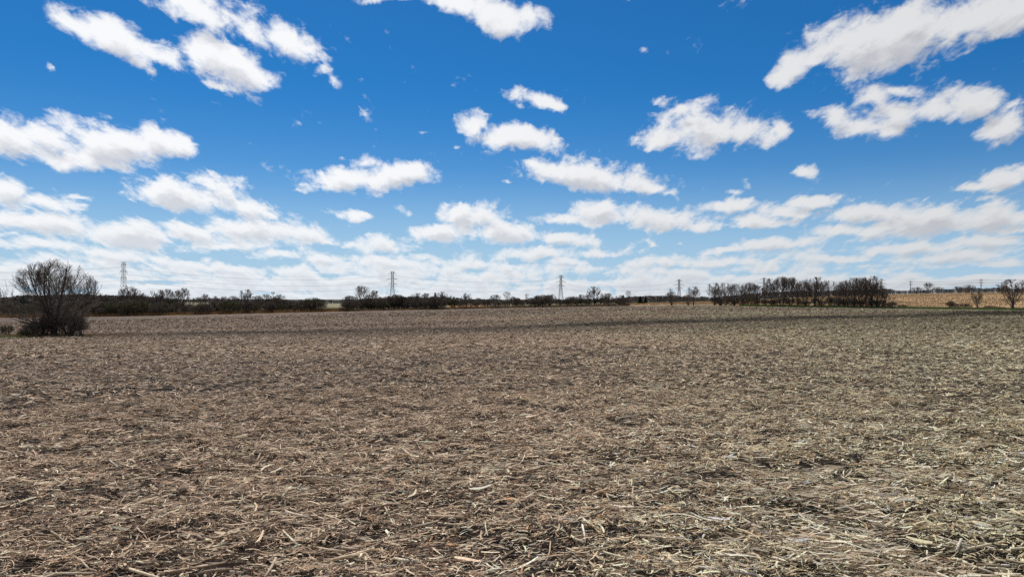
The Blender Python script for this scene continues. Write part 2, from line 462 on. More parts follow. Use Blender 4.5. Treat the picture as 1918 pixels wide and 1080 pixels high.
def ground_mat():
    m, n, bs, out = new_mat('soil_and_residue')
    tc = n.node('ShaderNodeTexCoord'); P = tc.outputs['Object']
    at_ = n.node('ShaderNodeAttribute', attribute_name='tint'); base = at_.outputs['Color']
    fm = n.node('ShaderNodeAttribute', attribute_name='fieldmask').outputs['Fac']
    # residue specks at several sizes so that they read at every distance
    v1 = n.noise(P, 26, 5, 0.75).outputs['Fac']
    v2 = n.noise(n.vm('MULTIPLY', P, (1, .28, 1)), 2.4, 6, 0.8).outputs['Fac']
    v3 = n.noise(n.vm('MULTIPLY', P, (1, .07, 1)), 2.2, 6, 0.7).outputs['Fac']
    lenp = n.node('ShaderNodeVectorMath', operation='LENGTH'); n.link(P, lenp.inputs[0])
    farf = n.smooth(lenp.outputs['Value'], 50, 110)
    sp = n.mix(farf, n.smooth(v2, 0.36, 0.66), n.smooth(v3, 0.40, 0.60))
    sp = n.m('ADD', n.m('MULTIPLY', sp, 0.7), n.m('MULTIPLY', n.smooth(v1, .3, .7), 0.3))
    k = n.m('MULTIPLY_ADD', sp, 1.5, 0.28)
    # for the meadows a softer mottle
    k2 = n.m('MULTIPLY_ADD', n.smooth(v3, 0.38, 0.62), 1.0, 0.45)
    kk = n.m('ADD', n.m('MULTIPLY', fm, k), n.m('MULTIPLY', n.m('SUBTRACT', 1.0, fm), k2))
    c = n.vm('SCALE', base, kk)
    n.link(c, bs.inputs['Base Color'])
    bs.inputs['Roughness'].default_value = 0.92
    bs.inputs['Specular IOR Level'].default_value = 0.12
    b = n.node('ShaderNodeBump'); b.inputs['Strength'].default_value = 0.8; b.inputs['Distance'].default_value = 0.05
    n.link(n.m('ADD', v1, n.m('MULTIPLY', v2, 2.0)), b.inputs['Height']); n.link(b.outputs[0], bs.inputs['Normal'])
    return m

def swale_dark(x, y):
    """soil darkened for wetness and for painted-in shadow along the shallow drainage line, runs left to right across the field"""
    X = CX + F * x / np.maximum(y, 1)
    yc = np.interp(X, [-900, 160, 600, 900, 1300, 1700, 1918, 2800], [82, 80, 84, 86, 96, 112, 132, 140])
    w = np.interp(X, [0, 600, 1300, 1600, 1918], [2.2, 5.0, 8, 19, 30])  # broad right end also paints a cloud-shadowed patch into the colour
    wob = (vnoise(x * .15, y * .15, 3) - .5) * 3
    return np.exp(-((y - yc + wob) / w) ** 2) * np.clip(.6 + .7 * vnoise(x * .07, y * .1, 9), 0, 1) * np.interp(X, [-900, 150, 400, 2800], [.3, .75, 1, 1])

def tillage(x, y):
    """passes of the combine, a few metres wide, that left more or less straw"""
    q = y - .05 * x
    t = vnoise(x * .004 + 3, q * .13, 11) * .6 + vnoise(x * .006, q * .33, 12) * .4
    return 1 + (t - .5) * .75 * sst(35, 110, y)

def residue_tint(x, y):
    """large scale drift of colour: purplish brown on the left, olive grey on the right"""
    a = np.arctan2(x, np.maximum(y, .5))
    g = sst(-0.15, 0.5, a + (vnoise(x * .12, y * .12, 5) - .5) * .5)
    return lerp3((1.06, .94, .875), (1.0, 1.03, .90), g)

def build_ground():
    th = np.radians(np.concatenate([np.arange(-180, -52, 8), np.arange(-48, 48.01, 0.4), np.arange(56, 180, 8)]))
    r = [0.25]
    while r[-1] < 9000: r.append(r[-1] * 1.021 + .004)
    r = np.array(r)
    R, T = np.meshgrid(r, th, indexing='ij')
    x = (R * np.sin(T)).ravel(); y = (R * np.cos(T)).ravel()
    z = terrain(x, y)
    nr, nt = R.shape
    i = np.arange(nr - 1)[:, None]; j = np.arange(nt)[None]; j2 = (j + 1) % nt
    Q = np.stack([i * nt + j, (i + 1) * nt + j, (i + 1) * nt + j2, i * nt + j2], -1).reshape(-1, 4)[:, ::-1]
    c0 = len(x)
    V = np.stack([x, y, z], 1); V = np.concatenate([V, [[0, 0, terrain(0, 0)]]])
    Tt = np.stack([np.full(nt, c0), np.arange(nt), (np.arange(nt) + 1) % nt], 1)[:, ::-1]
    x, y = V[:, 0], V[:, 1]
    X = CX + F * x / np.maximum(y, 3)
    E = field_edge(X)
    wob = (vnoise(x * .06, y * .02, 2) - .5) * 5
    yy = y + wob
    front = y > 0
    infield = 1 - sst(-.5, .5, yy - E) * front
    # colours
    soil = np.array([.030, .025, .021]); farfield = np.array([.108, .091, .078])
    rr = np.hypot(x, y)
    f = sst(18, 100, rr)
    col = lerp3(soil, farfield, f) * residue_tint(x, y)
    big = vnoise(x * .03, y * .012, 7)
    col *= (0.84 + .32 * big)[:, None]
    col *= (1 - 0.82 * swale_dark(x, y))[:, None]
    # faint tillage passes across the far half
    col *= tillage(x, y)[:, None]
    # outside the field
    green = np.array([.075, .105, .030]); gold = np.array([.31, .205, .11]); brown = np.array([.20, .125, .06])
    olive = np.array([.125, .12, .062]); tan = np.array([.20, .165, .10])
    oc = np.tile(olive, (len(x), 1))
    def blend(c, colr, w): return c * (1 - w)[:, None] + np.asarray(colr)[None] * w[:, None]
    n2 = vnoise(x * .02, y * .01, 21)
    oc = blend(oc, tan, sst(.35, .7, n2))
    oc = blend(oc, (.23, .20, .12), ((y > 330) & (y < 700) & (X < 1150)) * .6)
    oc = blend(oc, brown, (yy - E < 30) * (X < 1180) * .75)
    wgold = (X > 1165) * sst(E + 5, E + 14, yy) * (1 - sst(430, 480, y)) * 1.0
    gtex = .8 + .5 * vnoise(x * .05, y * .25, 33)
    oc = oc * (1 - wgold)[:, None] + (gold[None] * gtex[:, None]) * wgold[:, None]
    wg2 = ((X > 835) & (X < 905) & (y > 225) & (y < 330)) * .9
    oc = blend(oc, (.34, .17, .07), wg2)
    wgr = sst(1385, 1430, X) * (1 - sst(E + 7, E + 13, yy)) * (.55 + .45 * sst(.3, .6, vnoise(x * .2, y * .2, 8)))
    oc = blend(oc, green, wgr)
    far = sst(700, 1500, rr)
    oc = oc * (1 - far)[:, None] + np.array([[.10, .10, .07]]) * far[:, None]
    col = col * infield[:, None] + oc * (1 - infield)[:, None]
    # grassy corner round the old tree on the left
    def spot(px, py, sx, sy): return np.exp(-(((x - px) / sx) ** 2 + ((y - py) / sy) ** 2) * 1.5)
    hx, hy, _ = at(103, 70)
    w = np.clip(spot(hx - 3.0, hy, 5.0, 3.0) * 1.6, 0, 1)
    col = blend(col, (.16, .11, .06), w * .9)
    w2 = np.clip(spot(hx - 3.0, hy - 4.2, 3.6, 4.5) * 1.5, 0, 1); col = blend(col, green * 1.7, w2)
    w3 = np.clip(spot(hx + 6.0, hy - .5, 5.0, 1.0) * 1.6, 0, 1); col = blend(col, (.30, .19, .10), w3)
    infield = infield * (1 - np.clip(w + w2, 0, 1))
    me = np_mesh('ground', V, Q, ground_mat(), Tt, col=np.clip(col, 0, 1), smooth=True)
    a = me.attributes.new('fieldmask', 'FLOAT', 'POINT'); a.data.foreach_set('value', infield.astype(np.float32))
    o = link(bpy.data.objects.new('ground', me)); tag(o, kind='structure')
    return o

build_ground()

# ------------------------------------------------------------------ corn residue
def residue_mat():
    m, n, bs, out = new_mat('corn_residue')
    at_ = n.node('ShaderNodeAttribute', attribute_name='tint')
    tc = n.node('ShaderNodeTexCoord')
    no = n.noise(tc.outputs['Object'], 60, 4, 0.7).outputs['Fac']
    c = n.vm('SCALE', at_.outputs['Color'], n.smooth(no, .3, .7, .72, 1.25))
    n.link(c, bs.inputs['Base Color'])
    bs.inputs['Roughness'].default_value = 0.65
    bs.inputs['Specular IOR Level'].default_value = 0.15
    tr = n.node('ShaderNodeBsdfTranslucent'); n.link(c, tr.inputs['Color'])
    mx = n.node('ShaderNodeMixShader'); mx.inputs[0].default_value = 0.26
    n.link(bs.outputs[0], mx.inputs[1]); n.link(tr.outputs[0], mx.inputs[2]); n.link(mx.outputs[0], out.inputs[0])
    return m

PAL = np.array([(.72, .61, .455), (.52, .415, .30), (.88, .785, .62), (.34, .26, .185), (.18, .13, .092), (.06, .043, .033), (.54, .475, .39), (.48, .32, .19)])
PW = np.array([.17, .10, .15, .12, .19, .21, .03, .03]); PW = PW / PW.sum()

def scatter(rng, n, r0, r1, amax):
    a = rng.uniform(-amax, amax, n); r = np.sqrt(rng.uniform(r0 * r0, r1 * r1, n))
    return r * np.sin(a), r * np.cos(a)

def strips(rng, x, y, L, W, nseg, lift, curl, heading, col):
    """bent leaf strips / chips: nseg quads each"""
    n = len(x)
    h = heading
    pitch = rng.normal(0, .15, n); roll = rng.normal(0, .50, n)
    bend = rng.normal(0, 1, n) * curl; side = rng.normal(0, 1, n) * curl * .8
    t = np.linspace(-.5, .5, nseg + 1)
    dx, dy = np.cos(h), np.sin(h); nx, ny = -dy, dx
    taper = 1 - .35 * np.abs(2 * t) ** 3 if nseg > 1 else np.array([1., .8])
    V = np.zeros((n, nseg + 1, 2, 3))
    heap = vnoise(x * 2.6, y * 2.6, 51) * .5 + vnoise(x * 8, y * 8, 52) * .5
    gz = terrain(x, y) + (rng.uniform(0.0, 1, n) ** 1.3 * .9 + np.clip(heap - .40, 0, 1) * 4.5) * lift
    for k, tk in enumerate(t):
        s = tk * L
        off = side * L * (tk * tk - .08)
        cx = x + dx * s + nx * off; cy = y + dy * s + ny * off
        cz = gz + s * np.sin(pitch) + bend * L * (tk * tk - .08) + .004
        tw = roll + bend * 1.2 * tk
        hw = W * .5 * taper[k]
        for q, sg in enumerate((-1, 1)):
            V[:, k, q, 0] = cx + nx * hw * sg * np.cos(tw)
            V[:, k, q, 1] = cy + ny * hw * sg * np.cos(tw)
            V[:, k, q, 2] = cz + hw * sg * np.sin(tw)
    b = (np.arange(n) * (nseg + 1) * 2)[:, None]
    k = np.arange(nseg)[None] * 2
    Q = np.stack([b + k, b + k + 1, b + k + 3, b + k + 2], -1).reshape(-1, 4)
    C = np.repeat(col, (nseg + 1) * 2, axis=0)
    return V.reshape(-1, 3), Q, C

def stalks(rng, x, y, L, R, heading, col):
    n = len(x)
    pitch = rng.normal(0, .10, n)
    d = np.stack([np.cos(heading) * np.cos(pitch), np.sin(heading) * np.cos(pitch), np.sin(pitch)], 1)
    gz = terrain(x, y) + R * .8 + np.abs(np.sin(pitch)) * L * .4 + rng.uniform(0.01, .045, n)
    c = np.stack([x, y, gz], 1)
    kink = rng.normal(0, .05, (n, 3)) * L[:, None]; kink[:, 2] *= .3
    p0 = c - d * L[:, None] / 2; p1 = c + kink * .6; p2 = c + d * L[:, None] / 2
    V1, Q1 = tubes(np.concatenate([p0, p1]), np.concatenate([p1, p2]), np.concatenate([R, R * .96]), np.concatenate([R * .96, R * .9]), 6)
    # end caps (as quads over the hexagon)
    N2 = 2 * n
    b = (np.arange(N2) * 12)
    ca = b[:n]; cb = b[n:] + 6
    caps = [np.stack([ca + 3, ca + 2, ca + 1, ca], 1), np.stack([ca + 5, ca + 4, ca + 3, ca], 1),
            np.stack([cb, cb + 1, cb + 2, cb + 3], 1), np.stack([cb, cb + 3, cb + 4, cb + 5], 1)]
    Q = np.concatenate([Q1] + caps)
    C = np.concatenate([np.repeat(col, 12, axis=0)] * 2)
    return V1, Q, C

def build_residue():
    rng = np.random.default_rng(11)
    parts = []
    AM = math.radians(44)
    def colors(n, x, y, bright=1.0, dark=0.0):
        idx = rng.choice(len(PAL), n, p=PW)
        c = PAL[idx] * rng.uniform(.78, 1.18, (n, 1)) * residue_tint(x, y) * bright
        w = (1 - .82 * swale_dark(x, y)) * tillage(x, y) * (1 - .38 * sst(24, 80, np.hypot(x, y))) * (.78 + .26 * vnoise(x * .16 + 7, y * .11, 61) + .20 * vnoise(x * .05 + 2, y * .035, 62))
        # brighter piece colours close to the viewer and towards the right
        w = w * (1 + .16 * (1 - sst(5, 11, np.hypot(x, y)))) * (.80 + .25 * sst(-.45, .35, np.arctan2(x, y) + (vnoise(x * .1, y * .1, 71) - .5) * .3)) * (1 - .10 * sst(9, 16, np.hypot(x, y)))
        return np.clip(c * w[:, None], 0, .88)
    def heading(n, x, y):
        # rows give a weak preferred direction, everything else is random
        base = np.where(rng.random(n) < .35, rng.normal(.18, .35, n), rng.uniform(0, math.pi, n))
        return base + rng.integers(0, 2, n) * math.pi
    def keep(x, y, lo=.25, sc=.9, seed=4):
        k = vnoise(x * sc, y * sc, seed) * .6 + vnoise(x * sc * 3, y * sc * 3, seed + 1) * .4
        hx, hy, _ = at(103, 70)
        grassy = np.exp(-((x - hx + 3.3) / 4.6) ** 2 - ((y - hy + 3.4) / 5.6) ** 2) > .4
        return (rng.random(len(x)) < np.clip(lo + (k - .3) * 2.0, lo, 1)) & ~grassy
    # (r0, r1, count per m2 , length range, width range, segments, lift, curl)
    bands = [
        (2.6, 7.5, 1000, (.03, .15), (.004, .015), 4, .045, .40),
        (2.6, 7.5, 1100, (.012, .05), (.003, .010), 1, .03, 0.1),
        (2.6, 7.5, 1100, (.025, .11), (.0016, .004), 4, .06, .85),
        (7.5, 14, 650, (.03, .13), (.003, .0065), 4, .06, .8),
        (7.5, 14, 760, (.04, .16), (.006, .018), 3, .05, .28),
        (7.5, 14, 550, (.02, .07), (.005, .012), 1, .04, .1),
        (14, 26, 310, (.05, .18), (.011, .029), 2, .06, .25),
        (26, 48, 170, (.08, .26), (.018, .040), 1, .08, .2),
        (48, 95, 60, (.10, .32), (.03, .07), 1, .08, .2),
        (95, 150, 22, (.14, .42), (.06, .11), 1, .10, .2),
        (150, 186, 12, (.20, .55), (.08, .15), 1, .13, .2),
    ]
    for (r0, r1, dn, LR, WR, ns, lift, curl) in bands:
        n = int(dn * AM * (r1 * r1 - r0 * r0))
        x, y = scatter(rng, n, r0, r1, AM)
        k = keep(x, y, .40, 2.1 if r1 < 15 else (1.2 if r1 < 30 else .25)); x, y = x[k], y[k]; n = len(x)
        L = LR[0] + (LR[1] - LR[0]) * rng.random(n) ** 1.8
        W = WR[0] + (WR[1] - WR[0]) * rng.random(n) ** 1.6
        parts.append(strips(rng, x, y, L, W, ns, lift, curl, heading(n, x, y), colors(n, x, y)))
    # husks and broad leaf pieces
    n = int(26 * AM * (14 ** 2 - 2.6 ** 2)); x, y = scatter(rng, n, 2.6, 14, AM)
    parts.append(strips(rng, x, y, rng.uniform(.08, .20, n), rng.uniform(.012, .026, n), 4, .06, .3, heading(n, x, y), colors(n, x, y, 1.1)))
    # long pale straws tangled over the rest
    n = int(100 * AM * (13 ** 2 - 2.6 ** 2)); x, y = scatter(rng, n, 2.6, 13, AM)
    k = keep(x, y, .2, 1.6, 24) & (rng.random(n) > sst(7, 13, np.hypot(x, y))); x, y = x[k], y[k]; n = len(x)
    cs = PAL[rng.choice([0, 2, 1], n, p=[.4, .45, .15])] * rng.uniform(.8, 1.1, (n, 1)) * residue_tint(x, y)
    parts.append(strips(rng, x, y, .04 + .15 * rng.random(n) ** 1.6, rng.uniform(.004, .012, n), 4, .075, .35, heading(n, x, y), np.clip(cs, 0, .88)))
    # thicker drift of straw in the near right corner
    n = 3600; y = rng.uniform(2.7, 7.0, n); x = y * rng.normal(.50, .16, n) + .25
    k = vnoise(x * 1.4, y * 1.4, 81) > .34; x, y = x[k], y[k]; n = len(x)
    cs = PAL[rng.choice([0, 2, 1, 3, 4, 7], n, p=[.22, .20, .18, .15, .17, .08])] * rng.uniform(.8, 1.1, (n, 1))
    parts.append(strips(rng, x, y, .05 + .22 * rng.random(n) ** 1.5, rng.uniform(.005, .015, n), 4, .09, .35, rng.normal(-.35, .45, n), np.clip(cs, 0, .88)))
    # broken stalks, some in loose windrows
    n = int(100 * AM * (20 ** 2 - 2.6 ** 2)); x, y = scatter(rng, n, 2.6, 20, AM)
    k = keep(x, y, .12, .55, 14); x, y = x[k], y[k]; n = len(x)
    near = rng.random(n)
    L = .04 + .34 * near ** 2.3; R = rng.uniform(.0032, .0105, n)
    c = colors(n, x, y, 1.12) * .45 + PAL[rng.choice([0, 2, 1, 3], n, p=[.35, .35, .2, .1])] * rng.uniform(.45, .62, (n, 1))
    parts.append(stalks(rng, x, y, L, R, heading(n, x, y), c))
    Vs, Qs, Cs, off = [], [], [], 0
    for V, Q, C in parts:
        Vs.append(V); Qs.append(Q + off); Cs.append(C); off += len(V)
    me = np_mesh('corn_residue', np.concatenate(Vs), np.concatenate(Qs), residue_mat(), col=np.concatenate(Cs))
    o = link(bpy.data.objects.new('corn_residue', me))
    tag(o, 'tan chopped corn stalks, husks and leaves littering the bare field', 'crop residue', kind='stuff')

    # thin dead weed stems standing in the residue
    n = 1100; x, y = scatter(rng, n, 3.0, 12, AM)
    k = rng.random(n) < np.where((x > .25 * y) & (y < 8), .95, .38); x, y = x[k], y[k]; n = len(x)
    P0, P1, R0, R1 = [], [], [], []
    for i in range(n):
        p = np.array([x[i], y[i], float(terrain(x[i], y[i])) - .01]); h = rng.uniform(.05, .17)
        d = np.array([rng.normal(0, .2), rng.normal(0, .2), 1.])
        for s in range(3):
            q = p + d * h / 3; P0.append(p); P1.append(q); R0.append(.0028 - s * .0006); R1.append(.0022 - s * .0006)
            if rng.random() < .5:
                e = q + np.array([rng.normal(0, .025), rng.normal(0, .025), rng.uniform(.01, .04)])
                P0.append(q); P1.append(e); R0.append(.0014); R1.append(.0008)
            p = q; d = d + rng.normal(0, .18, 3)
    V, Q = tubes(P0, P1, R0, R1, 3)
    me = np_mesh('weed_stems', V, Q, simple_mat('dead_weed', (.035, .026, .022), (.08, .06, .045), 8, .8))
    tag(link(bpy.data.objects.new('weed_stems', me)), 'thin dark dead weed stems poking up through the corn litter', 'weeds', kind='stuff')

build_residue()

# ------------------------------------------------------------------ grass
def blades(name, label, X, y, h, w, col1, col2, seed, density_xy=None, lean=.35):
    rng = np.random.default_rng(seed)
    n = len(X)
    z = terrain(X, y)
    a = rng.uniform(0, 2 * math.pi, n); la = rng.uniform(0, 2 * math.pi, n); ll = rng.random(n) * lean
    hh = h * rng.uniform(.4, 1.1, n)
    dx, dy = np.cos(a) * w / 2, np.sin(a) * w / 2
    V = np.zeros((n, 3, 3))
    V[:, 0] = np.stack([X - dx, y - dy, z - .02], 1); V[:, 1] = np.stack([X + dx, y + dy, z - .02], 1)
    V[:, 2] = np.stack([X + np.cos(la) * ll * hh, y + np.sin(la) * ll * hh, z + hh], 1)
    T = np.arange(n * 3).reshape(-1, 3)
    t = rng.random(n)
    C = np.repeat(lerp3(col1, col2, t), 3, axis=0)
    me = np_mesh(name, V.reshape(-1, 3), None, M_GRASS, T, col=C)
    return tag(link(bpy.data.objects.new(name, me)), label, 'grass', kind='stuff')

def attr_mat(name, rough=.7, trans=.25):
    m, n, bs, out = new_mat(name)
    c = n.node('ShaderNodeAttribute', attribute_name='tint').outputs['Color']
    n.link(c, bs.inputs['Base Color']); bs.inputs['Roughness'].default_value = rough
    tr = n.node('ShaderNodeBsdfTranslucent'); n.link(c, tr.inputs['Color'])
    mx = n.node('ShaderNodeMixShader'); mx.inputs[0].default_value = trans
    n.link(bs.outputs[0], mx.inputs[1]); n.link(tr.outputs[0], mx.inputs[2]); n.link(mx.outputs[0], out.inputs[0])
    return m
M_GRASS = attr_mat('grass_blades')

rg = np.random.default_rng(3)
hx, hy, hz = at(103, 70)
n = 22000
blades('green_grass', 'bright green grass patch at the left edge beside the big bare tree', hx - 2.9 + rg.normal(0, 1.4, n), hy - 4.2 + rg.normal(0, 2.2, n), .20, .04, (.10, .17, .03), (.19, .26, .07), 5)
n = 9000
blades('dead_grass', 'dry brown grass tufts round the foot of the big bare tree', hx + rg.normal(-1.5, 4.2, n), hy + rg.normal(.3, 1.0, n), .42, .03, (.17, .11, .06), (.34, .24, .13), 6)
n = 2600
blades('dead_grass', 'low golden dry grass strip right of the big bare tree', hx + rg.uniform(1.5, 12, n), hy - .7 + rg.normal(0, .4, n), .14, .04, (.34, .23, .12), (.45, .33, .19), 7)
def strip_xy(n, X0, X1, d0, d1):
    X = rg.uniform(X0, X1, n); y = field_edge(X) + rg.uniform(d0, d1, n)
    return (X - CX) / F * y, y
xs, ys = strip_xy(26000, -60, 655, 0, 14)
blades('dead_grass', 'rusty brown dead grass along the far left edge of the field', xs, ys, 1.0, .14, (.15, .09, .045), (.33, .20, .09), 8)
xs, ys = strip_xy(14000, 655, 1180, 0, 8)
blades('dead_grass', 'brown dead grass along the centre of the far field edge', xs, ys, .6, .14, (.14, .10, .06), (.26, .18, .09), 9)
xs, ys = strip_xy(34000, 1385, 2050, .3, 8)
blades('green_grass', 'green grass bank along the far right edge of the field', xs, ys, .42, .16, (.08, .13, .03), (.17, .22, .06), 10)
n = 70000; Xg = rg.uniform(1168, 2080, n); ys = field_edge(Xg) + 10 + 215 * rg.random(n) ** .8; xs = (Xg - CX) / F * ys
k = rg.random(n) < np.clip(vnoise(xs * .06, ys * .3, 33) * 1.6 - .3, .05, 1); xs, ys = xs[k], ys[k]
blades('dry_stubble', 'golden brown stubble covering the sloping field at far right', xs, ys, .42, .3, (.28, .19, .10), (.46, .33, .185), 14)
xs, ys = strip_xy(16000, 1540, 2050, 8, 13)
blades('dead_grass', 'pale straw coloured grass behind the green bank on the right', xs, ys, .45, .14, (.36, .30, .17), (.48, .40, .25), 12)

# ------------------------------------------------------------------ trees
def gen_tree(seed, H, W, trunk_h, nl, kids, rad, rmin, spread=1.0, trop=.10, wob=.16, stems=1, ratio=(.62, .55, .5, .5), low=0.0, flat=0.5, capn=26000, limb=.52, wgrow=.35, ang=(.35, .85), krad=.62):
    """bare tree as tapered segments -> lists for trunk (levels 0-1) and crown (levels 2+)"""
    R = random.Random(seed)
    segs = []
    env_c = H * flat
    def inside(p, slack):
        dz = (p.z - env_c) / ((H - env_c) if p.z > env_c else max(env_c, .1)) if True else 0
        return (p.x * p.x + p.y * p.y) / (W * .5) ** 2 + dz * dz < slack
    stack = []
    for s in range(stems):
        a = s / stems * 6.283 + R.random()
        base = Vector((math.cos(a), math.sin(a), 0)) * (rad * .9 if stems > 1 else 0)
        d = Vector((math.cos(a) * .35 * (stems > 1) + R.uniform(-.06, .06), math.sin(a) * .35 * (stems > 1) + R.uniform(-.06, .06), 1)).normalized()
        stack.append((base + Vector((0, 0, -.15)), d, trunk_h * R.uniform(.8, 1.15) + .15, rad * (1 if stems == 1 else .65), 0, 1.0))
    while stack:
        p, d, L, r, lv, sl = stack.pop(0)
        if len(segs) > capn: break
        nseg = (4, 7, 5, 4, 3, 2)[min(lv, 5)]
        step = L / nseg
        pts = []
        rr = r
        for k in range(nseg):
            t = (k + 1) / nseg
            w = wob * (1 + wgrow * lv) * (0.5 if lv == 0 else 1)
            d = (d + Vector((R.gauss(0, w), R.gauss(0, w), R.gauss(0, w * .7) + trop * (0 if lv == 0 else 1)))).normalized()
            q = p + d * step
            if q.z < .12 and lv > 0: d.z = abs(d.z); q = p + d * step
            if lv > 0 and not inside(q, sl): break
            r2 = max(rmin, r * (1 - t * (.30 if lv == 0 else .72)))
            segs.append((p.copy(), q.copy(), rr, r2, lv)); pts.append((q.copy(), d.copy(), r2, t))
            p = q; rr = r2
        if not pts: continue
        if lv == 0:
            nk = nl
            for c in range(nk):
                t = (c + .5) / nk
                i = min(len(pts) - 1, int((low + (1 - low) * t) * len(pts)))
                q, dd, r2, _ = pts[i]
                a = c * 2.4 + R.uniform(-.4, .4) + seed
                el = R.uniform(.15, 1.0) * spread
                nd = (dd * math.cos(el) + Vector((math.cos(a), math.sin(a), 0)) * math.sin(el)).normalized()
                LL = (H - q.z) * R.uniform(.75, 1.05) + W * .22 * math.sin(el)
                stack.append((q, nd, LL, r2 * R.uniform(limb - .1, limb + .14), 1, R.uniform(.78, 1.04)))
        elif lv <= len(kids):
            nk = kids[lv - 1]
            nk = max(1, int(nk * len(pts) / nseg + R.random()))
            ra = ratio[min(lv - 1, 3)]
            for c in range(nk):
                f = .12 + .88 * (c + R.random()) / nk
                i = min(len(pts) - 1, int(f * len(pts)))
                q, dd, r2, _ = pts[i]
                ax = dd.orthogonal().normalized()
                a = R.uniform(0, 6.283)
                ax = ax * math.cos(a) + dd.cross(ax) * math.sin(a)
                el = R.uniform(*ang)
                nd = (dd * math.cos(el) + ax * math.sin(el)).normalized()
                stack.append((q, nd, L * ra * R.uniform(.6, 1.15) * (1 - .35 * f), max(rmin, r2 * krad), lv + 1, sl * R.uniform(.9, 1.04)))
    return segs

def tree_meshes(name, segs, m_trunk, m_crown, split=2, flare=True):
    def pack(sel, n):
        if not sel: return None
        P0 = np.array([s[0] for s in sel]); P1 = np.array([s[1] for s in sel])
        return tubes(P0, P1, [s[2] for s in sel], [s[3] for s in sel], n)
    tr = [s for s in segs if s[4] < split]; cr = [s for s in segs if s[4] >= split]
    V, Q = pack(tr, 7)
    me1 = np_mesh('trunk', V, Q, m_trunk, smooth=True)
    V, Q = pack(cr, 3)
    me2 = np_mesh('crown', V, Q, m_crown)
    return me1, me2

def extent(me):
    c = np.zeros(len(me.vertices) * 3, np.float32); me.vertices.foreach_get('co', c); c = c.reshape(-1, 3)
    rr = np.percentile(np.abs(c[:, :2]), 98.5)
    return float(c[:, 2].max()) * .985, float(rr) * 2

PROTO = {}
def proto(key, mt, mc, **kw):
    ms = tree_meshes(key, gen_tree(**kw), mt, mc)
    PROTO[key] = (ms,) + extent(ms[1])

# unit height about 8 m, scaled when placed
FAN = dict(wgrow=.12, ang=(.32, .7), krad=.52, wob=.075)
proto('round', M_BARK, M_TWIG, seed=9, H=8, W=8.0, trunk_h=1.7, nl=11, kids=(10, 7, 4), rad=.24, rmin=.019, spread=1.25, flat=.56, trop=.07, limb=.36, ratio=(.45, .5, .6, .5), **FAN)
proto('round_pale', M_BARK, M_TWIG_PALE, seed=14, H=8, W=6.4, trunk_h=2.6, nl=10, kids=(9, 7, 3), rad=.20, rmin=.019, spread=1.0, flat=.62, limb=.36, **FAN)
proto('tall', M_BARK, M_TWIG, seed=5, H=8, W=4.2, trunk_h=3.0, nl=10, kids=(8, 6, 3), rad=.16, rmin=.019, spread=.7, flat=.62, limb=.38, **FAN)
proto('spindly', M_BARK, M_TWIG, seed=8, H=8, W=3.4, trunk_h=4.2, nl=8, kids=(7, 5, 2), rad=.12, rmin=.019, spread=.9, flat=.72, limb=.4, **FAN)
proto('forked', M_BARK, M_TWIG, seed=21, H=8, W=7.4, trunk_h=1.6, nl=7, kids=(9, 7, 4), rad=.25, rmin=.019, spread=1.0, stems=2, flat=.6, limb=.42, **FAN)
proto('multi', M_BARK, M_TWIG, seed=31, H=8, W=7.6, trunk_h=1.2, nl=6, kids=(8, 6, 4), rad=.22, rmin=.013, spread=.95, stems=4, trop=.08, flat=.5, limb=.4, **FAN)
proto('shrub', M_BARK, M_BRUSH, seed=41, H=3, W=4.8, trunk_h=.35, nl=5, kids=(7, 6, 3), rad=.06, rmin=.011, spread=1.35, stems=6, flat=.38, ratio=(.5, .6, .6, .5), **FAN)
proto('shrub2', M_BARK, M_BRUSH, seed=47, H=3, W=3.8, trunk_h=.4, nl=5, kids=(7, 5, 4), rad=.06, rmin=.011, spread=1.1, stems=6, flat=.45, ratio=(.5, .6, .6, .5), **FAN)
proto('olive_shrub', M_BARK, M_GREENBRUSH, seed=53, H=3, W=4.2, trunk_h=.35, nl=5, kids=(7, 6, 3), rad=.06, rmin=.012, spread=1.35, stems=6, flat=.4, ratio=(.5, .6, .6, .5), **FAN)

def conifer_proto():
    rng = np.random.default_rng(2)
    H = 8.0
    V, Q = tubes([(0, 0, -.1), (0, 0, 4)], [(0, 0, 4), (0, 0, 7.8)], [.16, .10], [.10, .02], 6)
    t = np_mesh('trunk', V, Q, M_BARK)
    n = 5200
    z = .8 + 7.2 * rng.random(n) ** 1.25; rmax = (8.1 - z) * .30 * (.75 + .35 * np.sin(z * 5.5)) + .05
    a = rng.uniform(0, 6.283, n); rr = rmax * np.sqrt(rng.random(n)) * (1 + .25 * np.sin(a * 5 + z))
    c = np.stack([rr * np.cos(a), rr * np.sin(a), z - rr * .25], 1)
    s = rng.uniform(.10, .26, n)[:, None]
    Vt = (c[:, None] + rng.normal(0, 1, (n, 3, 3)) * s[:, None] * np.array([1, 1, .5])).reshape(-1, 3)
    cr = np_mesh('crown', Vt, None, M_CONIFER, np.arange(n * 3).reshape(-1, 3))
    PROTO['conifer'] = ((t, cr), 8.0, 4.4)
conifer_proto()

_first = {}
def place_tree(kind, X, y, hpx, wpx, rz, name, label, cat, group=None, sink=0.0):
    (m1, m2), H, W = PROTO[kind]
    x, yy, z = at(X, y)
    h = hpx * y / F; w = wpx * y / F
    root = empty(name, (x, yy, z - sink), rz, (w / W, w / W, h / H))
    tag(root, label, cat, group)
    for nm, me in (('trunk', m1), ('crown', m2)):
        k = (kind, nm)
        if k not in _first:
            o = bpy.data.objects.new(nm, me); _first[k] = o
        else: o = _first[k].copy()
        COL.objects.link(o); o.parent = root
    return root

